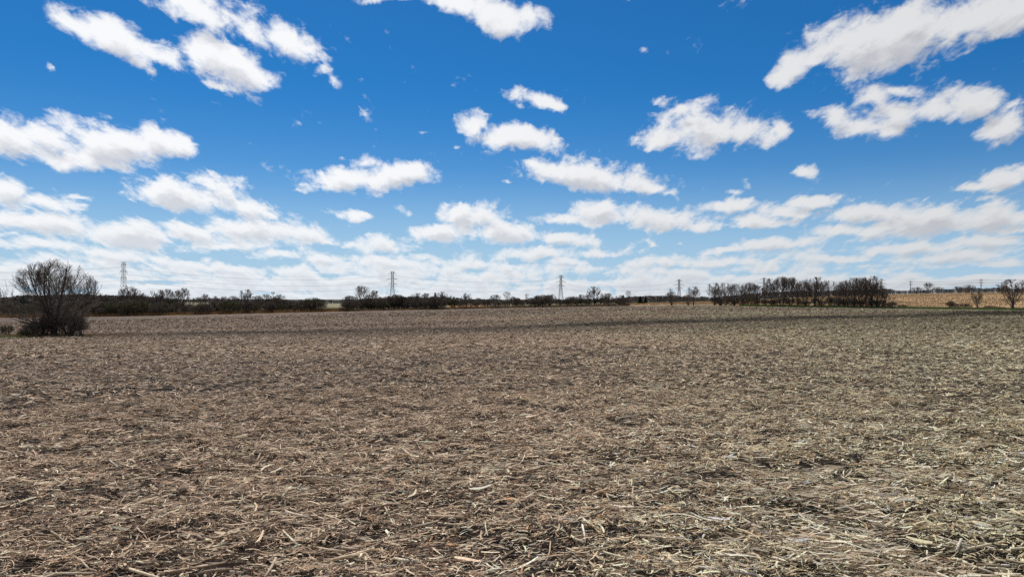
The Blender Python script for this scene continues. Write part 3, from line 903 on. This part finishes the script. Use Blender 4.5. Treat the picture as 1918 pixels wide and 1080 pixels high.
ORD = ['zeroth', 'first', 'second', 'third', 'fourth', 'fifth', 'sixth', 'seventh', 'eighth', 'ninth', 'tenth', 'eleventh', 'twelfth', 'thirteenth',
       'fourteenth', 'fifteenth', 'sixteenth', 'seventeenth', 'eighteenth', 'nineteenth', 'twentieth', 'twenty-first', 'twenty-second', 'twenty-third',
       'twenty-fourth', 'twenty-fifth', 'twenty-sixth', 'twenty-seventh', 'twenty-eighth', 'twenty-ninth', 'thirtieth', 'thirty-first', 'thirty-second', 'thirty-third', 'thirty-fourth', 'thirty-fifth']

LOOK = {'round': 'round bare tree', 'round_pale': 'pale round bare tree', 'tall': 'tall narrow bare tree', 'spindly': 'thin bare tree with high crown',
        'forked': 'two-trunked bare tree', 'multi': 'bushy many-stemmed bare tree', 'conifer': 'dark evergreen'}

# (kind, X, top row, base row, crown width px, depth offset behind the field edge)
TREES = {
 'left': ('in hedgerow below the nearest pylon', [
  ('spindly', 186, 553, 592, 14, 10), ('tall', 176, 557, 592, 20, 14), ('tall', 200, 556, 591, 18, 12), ('spindly', 217, 554, 591, 16, 11), ('tall', 233, 548, 591, 20, 13), ('spindly', 243, 543, 591, 20, 9),
  ('round', 253, 544, 591, 26, 12), ('tall', 268, 553, 591, 18, 10), ('spindly', 281, 556, 590, 14, 12), ('round', 296, 545, 590, 34, 12), ('tall', 312, 547, 590, 22, 9)]),
 'mid': ('in hedgerow right of the nearest pylon', [
  ('tall', 330, 550, 590, 20, 12), ('tall', 342, 544, 590, 22, 8), ('spindly', 356, 556, 589, 16, 12), ('tall', 371, 557, 589, 18, 14), ('tall', 384, 556, 589, 16, 12), ('round', 400, 556, 589, 26, 8),
  ('tall', 421, 558, 588, 20, 10), ('multi', 438, 554, 588, 24, 8), ('round', 461, 547, 589, 27, 5), ('tall', 480, 558, 588, 20, 10), ('tall', 496, 553, 587, 24, 8), ('multi', 515, 555, 588, 22, 6), ('tall', 525, 553, 587, 20, 9),
  ('tall', 538, 561, 587, 18, 9), ('round', 566, 562, 586, 28, 6), ('multi', 583, 567, 586, 24, 6)]),
 'centre': ('in thicket below the second pylon', [
  ('forked', 656, 555, 583, 26, 8), ('round_pale', 677, 540, 583, 27, 9), ('tall', 690, 556, 583, 20, 7), ('tall', 701, 548, 583, 20, 11), ('multi', 713, 555, 584, 32, 5), ('tall', 727, 556, 583, 18, 10),
  ('forked', 742, 551, 582, 30, 6), ('multi', 762, 556, 583, 30, 8), ('round', 780, 550, 583, 28, 9), ('tall', 797, 553, 583, 18, 8), ('conifer', 815, 550, 582, 12, 9), ('round', 826, 549, 582, 24, 8), ('multi', 808, 557, 582, 24, 5)]),
 'low': ('in low hedge left of third pylon', [
  ('spindly', 846, 554, 580, 10, 8), ('spindly', 861, 557, 580, 12, 8), ('round', 874, 549, 580, 20, 10), ('tall', 895, 558, 579, 14, 12), ('round', 914, 560, 579, 18, 12), ('round_pale', 928, 552, 578, 18, 10), ('spindly', 950, 546, 578, 14, 10), ('tall', 960, 555, 578, 12, 12),
  ('tall', 968, 558, 577, 14, 8)]),
 'right_of_third': ('in hedge right of third pylon', [
  ('round_pale', 1089, 551, 576, 14, 12), ('tall', 1103, 552, 575, 14, 12), ('round', 1114, 537, 575, 26, 7), ('round', 1132, 550, 574, 16, 12), ('tall', 1141, 549, 574, 12, 10), ('round', 1160, 553, 573, 18, 16), ('conifer', 1167, 553, 573, 16, 18), ('spindly', 1177, 545, 572, 10, 14),
  ('conifer', 1199, 555, 572, 14, 60), ('conifer', 1209, 557, 571, 10, 64)]),
 'pair': ('in front of the small golden slope', [
  ('multi', 1258, 545, 573, 22, 2), ('round', 1299, 537, 572, 27, 3), ('multi', 1289, 551, 571.5, 20, 4)]),
 'rightrow': ('in tree row on green bank', [
  ('round', 1338, 532, 571, 26, 5), ('multi', 1350, 541, 571, 24, 3), ('spindly', 1357, 530, 570, 16, 14), ('multi', 1375, 531, 570, 30, 4), ('tall', 1390, 543, 570, 20, 7), ('forked', 1404, 530, 569, 26, 5), ('tall', 1419, 536, 569, 22, 9),
  ('round', 1445, 523, 568, 28, 4), ('tall', 1433, 538, 568, 18, 9), ('forked', 1464, 520, 569, 28, 4), ('forked', 1481, 520, 570, 30, 3), ('tall', 1495, 532, 571, 18, 8), ('multi', 1508, 525, 572, 30, 4), ('round', 1526, 520, 573, 38, 4), ('multi', 1537, 527, 573, 28, 6), ('spindly', 1553, 527, 572, 20, 12)]),
 'clump': ('in the domed clump by golden field', [
  ('multi', 1572, 533, 574, 24, 5), ('multi', 1586, 525, 574, 36, 3), ('round', 1600, 520, 575, 34, 5), ('multi', 1613, 519, 575, 36, 3), ('tall', 1622, 521, 574, 24, 7), ('round', 1632, 519, 574, 36, 4), ('multi', 1643, 529, 574, 26, 5), ('multi', 1654, 547, 574, 20, 4)]),
}
rt = random.Random(5)
for key, (where, lst) in TREES.items():
    order = sorted(lst, key=lambda t: t[1])
    for kind, X, top, base, wpx, off in lst:
        k = order.index((kind, X, top, base, wpx, off)) + 1
        y = float(field_edge(X)) + off
        _, _, z = at(X, y); gb = HOR + (CAMZ - z) / y * F
        place_tree(kind, X, y, (gb - top) * rt.uniform(1.0, 1.2 if key in ('left', 'mid', 'centre') else 1.06), wpx * (1.22 if key in ('rightrow', 'clump') else 1.1), rt.uniform(0, 6.28), 'evergreen_tree' if kind == 'conifer' else 'bare_tree',
                   f'{LOOK[kind]}, {ORD[k]} from left {where}', 'tree', 'trees along the far edge of the field')

for (kind, X, top, w, y, lab) in [
    ('round', 1897, 523, 54, 192, 'broad bare tree standing alone at the right edge of the golden field'),
    ('round', 1830, 546, 24, 194, 'small bare tree in front of golden field, between two shrubs'),
    ('round_pale', 1739, 529, 18, 480, 'bare tree rising from the far wood between the two right-hand poles'),
    ('round', 1717, 537, 22, 480, 'low round bare tree just right of the left utility pole'),
    ('round', 1757, 537, 18, 480, 'low bare tree on the far wood above the golden field middle'),
    ('round_pale', 1794, 536, 16, 480, 'bare tree on the far wood skyline, left of the right pole'),
    ('round', 1815, 533, 18, 480, 'rounded bare tree on the far skyline nearest left of the right pole'),
    ('round', 1848, 539, 16, 480, 'low bare tree on the skyline just right of the right pole'),
    ('spindly', 1672, 556, 12, 205, 'tiny bare sapling by the right end of the domed clump')]:
    _, _, z = at(X, y); gb = HOR + (CAMZ - z) / y * F
    place_tree(kind, X, y, gb - top, w * 1.1, rt.uniform(0, 6.28), 'bare_tree', lab, 'tree', 'scattered trees on the right')

# shrubs of the hedges: (X0, X1, count, top height px range, depth offset range, words)
SHR = [(-20, 175, 14, 18, 30, 8, 20, 'behind the big bare tree on the left'),
       (178, 330, 30, 12, 34, 2, 14, 'in hedgerow below the nearest pylon'),
       (332, 600, 34, 14, 28, 2, 12, 'in hedgerow right of nearest pylon'),
       (648, 830, 30, 16, 27, 2, 12, 'in thicket below the second pylon'),
       (838, 1175, 34, 13, 19, 2, 10, 'in low hedge around third pylon'),
       (1335, 1400, 7, 10, 20, 3, 12, 'at left end of the green bank'),
       (1402, 1545, 12, 8, 18, 6, 14, 'between trunks on the green bank'),
       (1550, 1655, 9, 9, 20, 3, 10, 'at the foot of the domed clump')]
for (X0, X1, cnt, h0, h1, o0, o1, where) in SHR:
    for k in range(cnt):
        X = X0 + (X1 - X0) * (k + .5 + rt.uniform(-.25, .25)) / cnt
        kind = rt.choice(['shrub', 'shrub2', 'shrub', 'shrub2', 'shrub', 'olive_shrub'])
        h = rt.uniform(h0, h1); y = float(field_edge(X)) + rt.uniform(o0, o1)
        look = {'shrub': 'low dark bare shrub', 'shrub2': 'upright dark bare shrub', 'olive_shrub': 'low olive green shrub'}[kind]
        place_tree(kind, X, y, h, h * rt.uniform(1.2, 1.7), rt.uniform(0, 6.28), 'shrub', f'{look}, {ORD[k + 1]} from left {where}', 'shrub', 'hedge shrubs along the far field edge')
for (kind, X, h, w, y, lab) in [
    ('shrub', 1017, 24, 38, 209, 'big domed bare bush just left of the third pylon'), ('shrub2', 1006, 22, 24, 211, 'bare bush joined to the left side of the big domed bush'),
    ('shrub', 1030, 24, 26, 212, 'bare bush joined to the right side of the big domed bush'),
    ('shrub', 1069, 20, 26, 208, 'domed bare bush just right of the third pylon'),
    ('shrub2', 616, 6, 8, 207, 'small bush in the open gap, left one'), ('shrub', 638, 7, 13, 207, 'wider small bush in the open gap beside the thicket'),
    ('shrub2', 1780, 15, 18, 194, 'leaning brown bush at the left end of the low thicket in the golden field'),
    ('shrub', 1793, 10, 24, 195, 'middle bush of the low dark thicket in front of the golden field'),
    ('shrub', 1809, 10, 20, 196, 'right-hand bush of the low dark thicket in front of the golden field'),
    ('shrub', 1856, 7, 24, 195, 'low brown bush between the small tree and the broad right tree'),
    ('shrub2', 1671, 13, 18, 192, 'taller scrubby bush just right of the domed clump, beside the sapling'),
    ('shrub', 1689, 7, 18, 193, 'low spreading scrub in golden field, short way right of the domed clump'),
    ('shrub', 1662, 8, 16, 194, 'dark low bush at right foot of the domed clump'),
    ('shrub', 1875, 5, 16, 193, 'smallest low bush at the left foot of the broad right tree')]:
    place_tree(kind, X, y, h, w, rt.uniform(0, 6.28), 'shrub', lab, 'shrub', 'single bushes at the field edge')

# ---- the big old tree on the left
def hero():
    x, y, z = at(101, 70)
    root = empty('bare_tree', (x, y, z), 2.1)
    tag(root, 'big spreading bare tree with dense fan of twigs standing alone at left', 'tree')
    segs = gen_tree(seed=12, H=7.6, W=8.7, trunk_h=1.5, nl=16, kids=(12, 12, 9), rad=.30, rmin=.0065, spread=1.45, trop=.07, wob=.06, flat=.50, ratio=(.5, .5, .6, .5), low=.5, capn=90000, limb=.27, wgrow=.1, ang=(.3, .65), krad=.5)
    m1, m2 = tree_meshes('hero', segs, M_BARK, M_TWIG)
    H, W = extent(m2)
    root.scale = (7.7 / W, 7.7 / W, 7.45 / H)
    link(bpy.data.objects.new('trunk', m1), root); link(bpy.data.objects.new('crown', m2), root)
hero()
for (kind, X, y, h, w, lab) in [
    ('shrub2', 83, 69.5, 42, 44, 'scraggly bare brush on the left of the big tree trunk'),
    ('shrub', 132, 69.5, 44, 52, 'tangled bare brush on the right of the big tree trunk'),
    ('multi', 152, 69.2, 38, 30, 'young many-stemmed sapling leaning out right of the big tree'),
    ('shrub', 60, 69.8, 26, 40, 'low dark bush in grass left of the big tree'),
    ('olive_shrub', 50, 68.8, 16, 30, 'low olive green bush in the green grass at left'),
    ('shrub2', 12, 72, 24, 24, 'thin bare bush at the very left edge of the picture'),
    ('multi', 80, 70.6, 62, 84, 'slender many-stemmed growth rising behind the left side of the big tree'),
    ('multi', 128, 70.9, 60, 88, 'slender many-stemmed growth rising behind the right side of the big tree'),
    ('shrub', 112, 71.0, 46, 84, 'wide bare undergrowth filling in behind the big tree trunk')]:
    place_tree(kind, X, y, h, w, rt.uniform(0, 6.28), 'shrub' if kind != 'multi' else 'bare_tree', lab, 'shrub' if kind != 'multi' else 'tree')

# ------------------------------------------------------------------ distant woods (read as one mass)
def woods(name, label, X0, X1, y0, y1, tops, per_px, seed, conif=.3, thick=1.0, mat=None):
    rng = np.random.default_rng(seed)
    n = int((X1 - X0) * per_px)
    X = rng.uniform(X0, X1, n); y = rng.uniform(y0, y1, n)
    x = (X - CX) / F * y; z = terrain(x, y)
    tp = np.interp(X, [t[0] for t in tops], [t[1] for t in tops]) + (vnoise(X * .06, X * 0, seed) - .5) * 3 + np.abs(rng.normal(0, 1.6, n))
    zt = CAMZ + (HOR - tp) / F * y
    h = np.clip(zt - z, 2.0, 26)
    isc = rng.random(n) < conif
    K = 70
    c = np.zeros((n, K, 3))
    w = h * np.where(isc, .18, .33) * rng.uniform(.8, 1.3, n)
    a = rng.uniform(0, 6.283, (n, K)); q = rng.random((n, K))
    t = rng.random((n, K)) ** .8
    prof = np.where(isc[:, None], 1.05 - t, np.sqrt(np.clip(1 - (2 * t - 1) ** 2 * .95, 0, 1)))
    rr = w[:, None] * prof * np.sqrt(q)
    c[..., 0] = x[:, None] + rr * np.cos(a); c[..., 1] = y[:, None] + rr * np.sin(a); c[..., 2] = z[:, None] + t * h[:, None]
    s = (h * .055)[:, None, None, None] * thick
    V = c[:, :, None] + rng.normal(0, 1, (n, K, 3, 3)) * s
    T = np.arange(n * K * 3).reshape(-1, 3)
    lo = np.where(isc[:, None], np.array([[.03, .043, .03]]), np.array([[.10, .087, .08]])) * rng.uniform(.75, 1.25, (n, 1))
    C = np.repeat(lo, K * 3, axis=0)
    me = np_mesh(name, V.reshape(-1, 3), None, M_WOODS, T, col=C)
    return tag(link(bpy.data.objects.new(name, me)), label, 'woods', kind='stuff')
M_WOODS = attr_mat('far_woods', .9, .05)
woods('distant_woods', 'dark wooded hill on the horizon behind the big left tree', -260, 320, 232, 420, [(-260, 560), (0, 558), (50, 554), (150, 552), (200, 554), (260, 554), (300, 557), (320, 560)], 3.0, 1, .35)
woods('distant_woods', 'low bluish wood on the skyline between first and second pylon', 290, 660, 1300, 1700, [(290, 557), (350, 560), (400, 558), (500, 560), (560, 561), (660, 561)], 2.0, 2, .3)
woods('distant_woods', 'wooded rise on the skyline behind the second pylon thicket', 655, 840, 240, 330, [(655, 562), (690, 557.5), (760, 557), (840, 559)], 2.2, 3, .3)
woods('distant_woods', 'dark evergreens on the skyline left of the centre hedge', 830, 940, 420, 640, [(830, 560), (850, 556), (880, 559), (910, 559), (940, 561)], 2.4, 4, .7)
woods('distant_woods', 'thin far wood on the skyline around the third pylon', 920, 1170, 1100, 1500, [(920, 562), (1000, 562.5), (1170, 561)], 1.6, 5, .2)
woods('distant_woods', 'grey wood on the skyline behind the small golden slope', 1150, 1345, 440, 640, [(1150, 558), (1200, 555), (1240, 553), (1270, 553), (1300, 556), (1345, 556)], 2.2, 6, .3)
woods('distant_woods', 'dark wood behind the tree row and golden field on the right', 1330, 2200, 430, 560, [(1330, 556), (1380, 551), (1450, 547), (1560, 543), (1650, 540), (1700, 544), (1760, 540), (1850, 539), (1918, 540), (2200, 539)], 2.2, 7, .15)

# ------------------------------------------------------------------ pylons
def pylon(name, X, y, top_row, rz, label, arm=1.0, H=38.0):
    x, _, z0 = at(X, y)
    ztop = CAMZ + (HOR - top_row) / F * y
    H = ztop - z0
    root = empty(name, (x, y, z0), rz)
    tag(root, label, 'pylon', 'lattice pylons of the power line')
    wb, ww, wt = H * .088, H * .040, H * .030         # half widths at base, waist, top
    lv = [0, .16, .29, .40, .49, .56, .62, .68, .74, .80, .86, .92, 1.0]
    def hw(t): return wb + (ww - wb) * (t / .56) if t < .56 else ww + (wt - ww) * ((t - .56) / .44)
    segs = []
    cor = [(-1, -1), (1, -1), (1, 1), (-1, 1)]
    for a, b in zip(lv[:-1], lv[1:]):
        ha, hb = hw(a), hw(b)
        for i in range(4):
            c, d = cor[i], cor[(i + 1) % 4]
            pa = (c[0] * ha, c[1] * ha, a * H); pb = (c[0] * hb, c[1] * hb, b * H)
            qa = (d[0] * ha, d[1] * ha, a * H); qb = (d[0] * hb, d[1] * hb, b * H)
            segs += [(pa, pb), (pa, qb), (qa, pb), (pb, qb)]
    V, Q = bars(segs, y * 1.05e-4)
    link(bpy.data.objects.new('lattice_mast', np_mesh('lattice_mast', V, Q, M_STEEL)), root)
    ends = []
    for t, w in ((.93, .115), (.755, .175), (.60, .125)):
        w = w * H * arm; h0 = hw(t)
        sg = []
        for s in (-1, 1):
            tip = (s * w, 0, t * H)
            sg += [((s * h0, -h0, t * H), tip), ((s * h0, h0, t * H), tip), ((s * h0, -h0, t * H + H * .03), tip), ((s * h0, h0, t * H + H * .03), tip)]
            for f in (.35, .65):
                sg.append(((s * (h0 + (w - h0) * f), 0, t * H), (s * (h0 + (w - h0) * f), 0, t * H + H * .03 * (1 - f))))
        V, Q = bars(sg, y * 1.3e-4)
        am = link(bpy.data.objects.new('cross_arm', np_mesh('cross_arm', V, Q, M_STEEL)), root)
        for s in (-1, 1):
            L = H * .055
            zz = [t * H - L * k / 8 for k in range(9)]
            V, Q = tubes([(s * w, 0, a) for a in zz[:-1]], [(s * w, 0, a) for a in zz[1:]], [.16, .07] * 4, [.07, .16] * 4, 6)
            link(bpy.data.objects.new('insulator', np_mesh('insulator', V, Q, M_INSUL)), am)
            c, sn = math.cos(rz), math.sin(rz)
            ends.append((x + c * s * w, y + sn * s * w, z0 + t * H - L))
    # earth-wire peaks
    pk = []
    for s in (-1, 1):
        pk += [((s * wt, 0, H), (s * wt * 2.6, 0, H * 1.0)), ((s * wt, 0, H * .96), (s * wt * 2.6, 0, H))]
    V, Q = bars(pk, .1)
    link(bpy.data.objects.new('peak_bracket', np_mesh('peak_bracket', V, Q, M_STEEL)), root)
    return ends   # order: top(-,+), middle(-,+), lower(-,+)

pyl = [
 pylon('pylon', 231.5, 640, 490.5, math.radians(78), 'tallest nearest lattice pylon right of the big bare tree', .75),
 pylon('pylon', 735, 860, 508, math.radians(20), 'second lattice pylon, standing behind the thicket left of centre'),
 pylon('pylon', 1050.5, 980, 515, math.radians(10), 'third lattice pylon, right of centre beside the domed bush'),
 pylon('pylon', 1272, 1240, 523, math.radians(5), 'small hazy lattice pylon behind the two trees on the golden slope', 1.35),
 pylon('pylon', 1431, 1300, 520, math.radians(-8), 'faint lattice pylon half hidden by the right tree row', 1.6),
 pylon('pylon', 1651, 1350, 522, math.radians(-20), 'faint lattice pylon just right of the domed clump', 1.3)]
left_end = [(-0.9 * 640 + (e[0] + 340) , 560 + (e[1] - 640), e[2] + 1.5) for e in pyl[0]]
names = ['top', 'top', 'middle', 'middle', 'lowest', 'lowest']; sides = ['near', 'far'] * 3
for k in range(6):
    pts = [left_end[k]] + [p[k] for p in pyl]
    P = []
    for a, b in zip(pts[:-1], pts[1:]):
        sag = math.dist(a, b) * .028
        for i in range(20):
            t = i / 20
            P.append((a[0] + (b[0] - a[0]) * t, a[1] + (b[1] - a[1]) * t, a[2] + (b[2] - a[2]) * t - sag * 4 * t * (1 - t)))
    P.append(pts[-1])
    R = [max(.04, p[1] * 3.8e-5) for p in P]
    V, Q = tubes(P[:-1], P[1:], R[:-1], R[1:], 4)
    o = link(bpy.data.objects.new('power_line', np_mesh('power_line', V, Q, M_WIRE)))
    tag(o, f'{names[k]} thin power line on the {sides[k]} side of the pylon arms', 'power line', 'wires strung between the pylons')

# ------------------------------------------------------------------ poles
def pole(X, y, top_row, label, arms, r=.17):
    x, _, z0 = at(X, y); H = CAMZ + (HOR - top_row) / F * y - z0
    root = empty('utility_pole', (x, y, z0), .15); tag(root, label, 'utility pole', 'utility poles')
    r = max(r, y * 4e-4)
    V, Q = tubes([(0, 0, -.3), (0, 0, H * .5)], [(0, 0, H * .5), (0, 0, H)], [r * 1.25, r], [r, r * .7], 8)
    link(bpy.data.objects.new('pole', np_mesh('pole', V, Q, M_WOOD, smooth=True)), root)
    tips = []
    for t, w in arms:
        V, Q = boxes([(0, -r, H * t, w, .2, max(.24, y * 2.6e-4))])
        a = link(bpy.data.objects.new('cross_arm', np_mesh('cross_arm', V, Q, M_WOOD)), root)
        for s in (-1, 1):
            V, Q = tubes([(s * w * .45, -r, H * t + .12), (s * w * .45, -r, H * t + .3)], [(s * w * .45, -r, H * t + .3), (s * w * .45, -r, H * t + .5)], [.10, .16], [.16, .07], 6)
            link(bpy.data.objects.new('insulator', np_mesh('insulator', V, Q, M_INSUL)), a)
        tips.append((x, y, z0 + H * t + .4))
    return tips
p1 = pole(1705.5, 520, 525, 'slim utility pole rising from the far wood, left of two', [(.86, 2.6), (.68, 2.2)])
p2 = pole(1837.5, 500, 521.5, 'taller utility pole with two short arms above the golden field', [(.86, 2.6), (.68, 2.6), (.5, 1.5)], .2)
pole(511.5, 260, 546, 'wooden pole standing among the hedgerow trees left of the gap', [(.9, 1.1)], .14)
pole(986.5, 330, 549, 'cross-armed wooden pole left of the domed bush', [(.82, 1.6), (.62, 1.3)], .14)
pole(1256, 330, 539, 'pole showing just above the many-stemmed tree on the golden slope', [(.86, 1.6), (.72, 1.3)], .14)
for k, nm in ((0, 'upper'), (1, 'lower')):
    a0 = (pyl[5][2][0], 900, CAMZ + (HOR - (530, 534)[k]) / F * 900); ends = [a0, p1[k], p2[k], ((2300 - CX) / F * 480, 480, p2[k][2])]
    P = []
    for a, b in zip(ends[:-1], ends[1:]):
        for i in range(12):
            t = i / 12; P.append((a[0] + (b[0] - a[0]) * t, a[1] + (b[1] - a[1]) * t, a[2] + (b[2] - a[2]) * t - 1.0 * 4 * t * (1 - t) * .5))
    P.append(ends[-1])
    R = [.045] * len(P)
    V, Q = tubes(P[:-1], P[1:], R[:-1], R[1:], 4)
    tag(link(bpy.data.objects.new('power_line', np_mesh('power_line', V, Q, M_WIRE))), f'{nm} thin wire running across the two poles at the right', 'power line', 'wires on the right-hand poles')

# fence posts by the clump
for (X, lab) in ((1563, 'left fence post in the gap beside the domed clump'), (1574, 'middle fence post beside the domed clump'), (1578.5, 'right fence post touching the domed clump')):
    x, y, z = at(X, 191)
    V, Q = tubes([(0, 0, -.2), (0, 0, .8), (0, 0, 1.0)], [(0, 0, .8), (0, 0, 1.0), (0, 0, 1.06)], [.12, .11, .11], [.11, .11, .05], 8)
    o = link(bpy.data.objects.new('fence_post', np_mesh('fence_post', V, Q, M_WOOD))); o.location = (x, y, z)
    tag(o, lab, 'fence post', 'old fence posts')

# ------------------------------------------------------------------ far farm buildings
def house(X, y, base_row, wpx, hpx, rz, label, gable=.5):
    x = (X - CX) / F * y; z = max(float(terrain(x, y)), CAMZ + (HOR - base_row) / F * y) ; zg = float(terrain(x, y))
    w = wpx * y / F; h = hpx * y / F; d = w * .6
    root = empty('farmhouse', (x, y, zg), rz); tag(root, label, 'house', 'far farm buildings')
    b = z - zg; hb = b + h * (1 - gable)
    V, Q = boxes([(0, 0, hb / 2, w, d, hb)])
    n0 = len(V)
    V = np.concatenate([V, [(-w / 2, 0, b + h * .97), (w / 2, 0, b + h * .97)]])
    T = [(4, 7, n0), (6, 5, n0 + 1)]
    link(bpy.data.objects.new('wall', np_mesh('wall', V, Q, M_WHITE, T)), root)
    e = .06 * w
    pts = [(-w/2-e, -d/2-e, hb-.2), (w/2+e, -d/2-e, hb-.2), (w/2+e, 0, b+h), (-w/2-e, 0, b+h), (-w/2-e, d/2+e, hb-.2), (w/2+e, d/2+e, hb-.2)]
    pts += [(p[0], p[1], p[2] + .25) for p in pts]
    Q = [(0, 1, 2, 3), (3, 2, 5, 4), (6, 9, 8, 7), (9, 10, 11, 8), (0, 6, 7, 1), (4, 5, 11, 10), (0, 3, 9, 6), (3, 4, 10, 9), (1, 7, 8, 2), (2, 8, 11, 5)]
    link(bpy.data.objects.new('roof', np_mesh('roof', np.array(pts), np.array(Q), M_ROOF)), root)
    for k in (-.28, .05, .3):
        V, Q = boxes([(k * w, -d / 2 - .02, b + (hb - b) * .55, w * .09, .08, (hb - b) * .35)])
        link(bpy.data.objects.new('window', np_mesh('window', V, Q, M_PANE)), root)
house(309.5, 420, 572, 6, 8, math.radians(80), 'small white gabled building showing between left hedgerow trees')
house(398, 900, 570, 14, 9, .2, 'white farmhouse behind the middle of the left hedgerow')
house(424, 900, 571, 12, 8, -.2, 'white farm building right of the farmhouse behind the hedgerow')
house(861, 420, 572, 14, 9, .1, 'low farmhouse in front of the skyline evergreens')
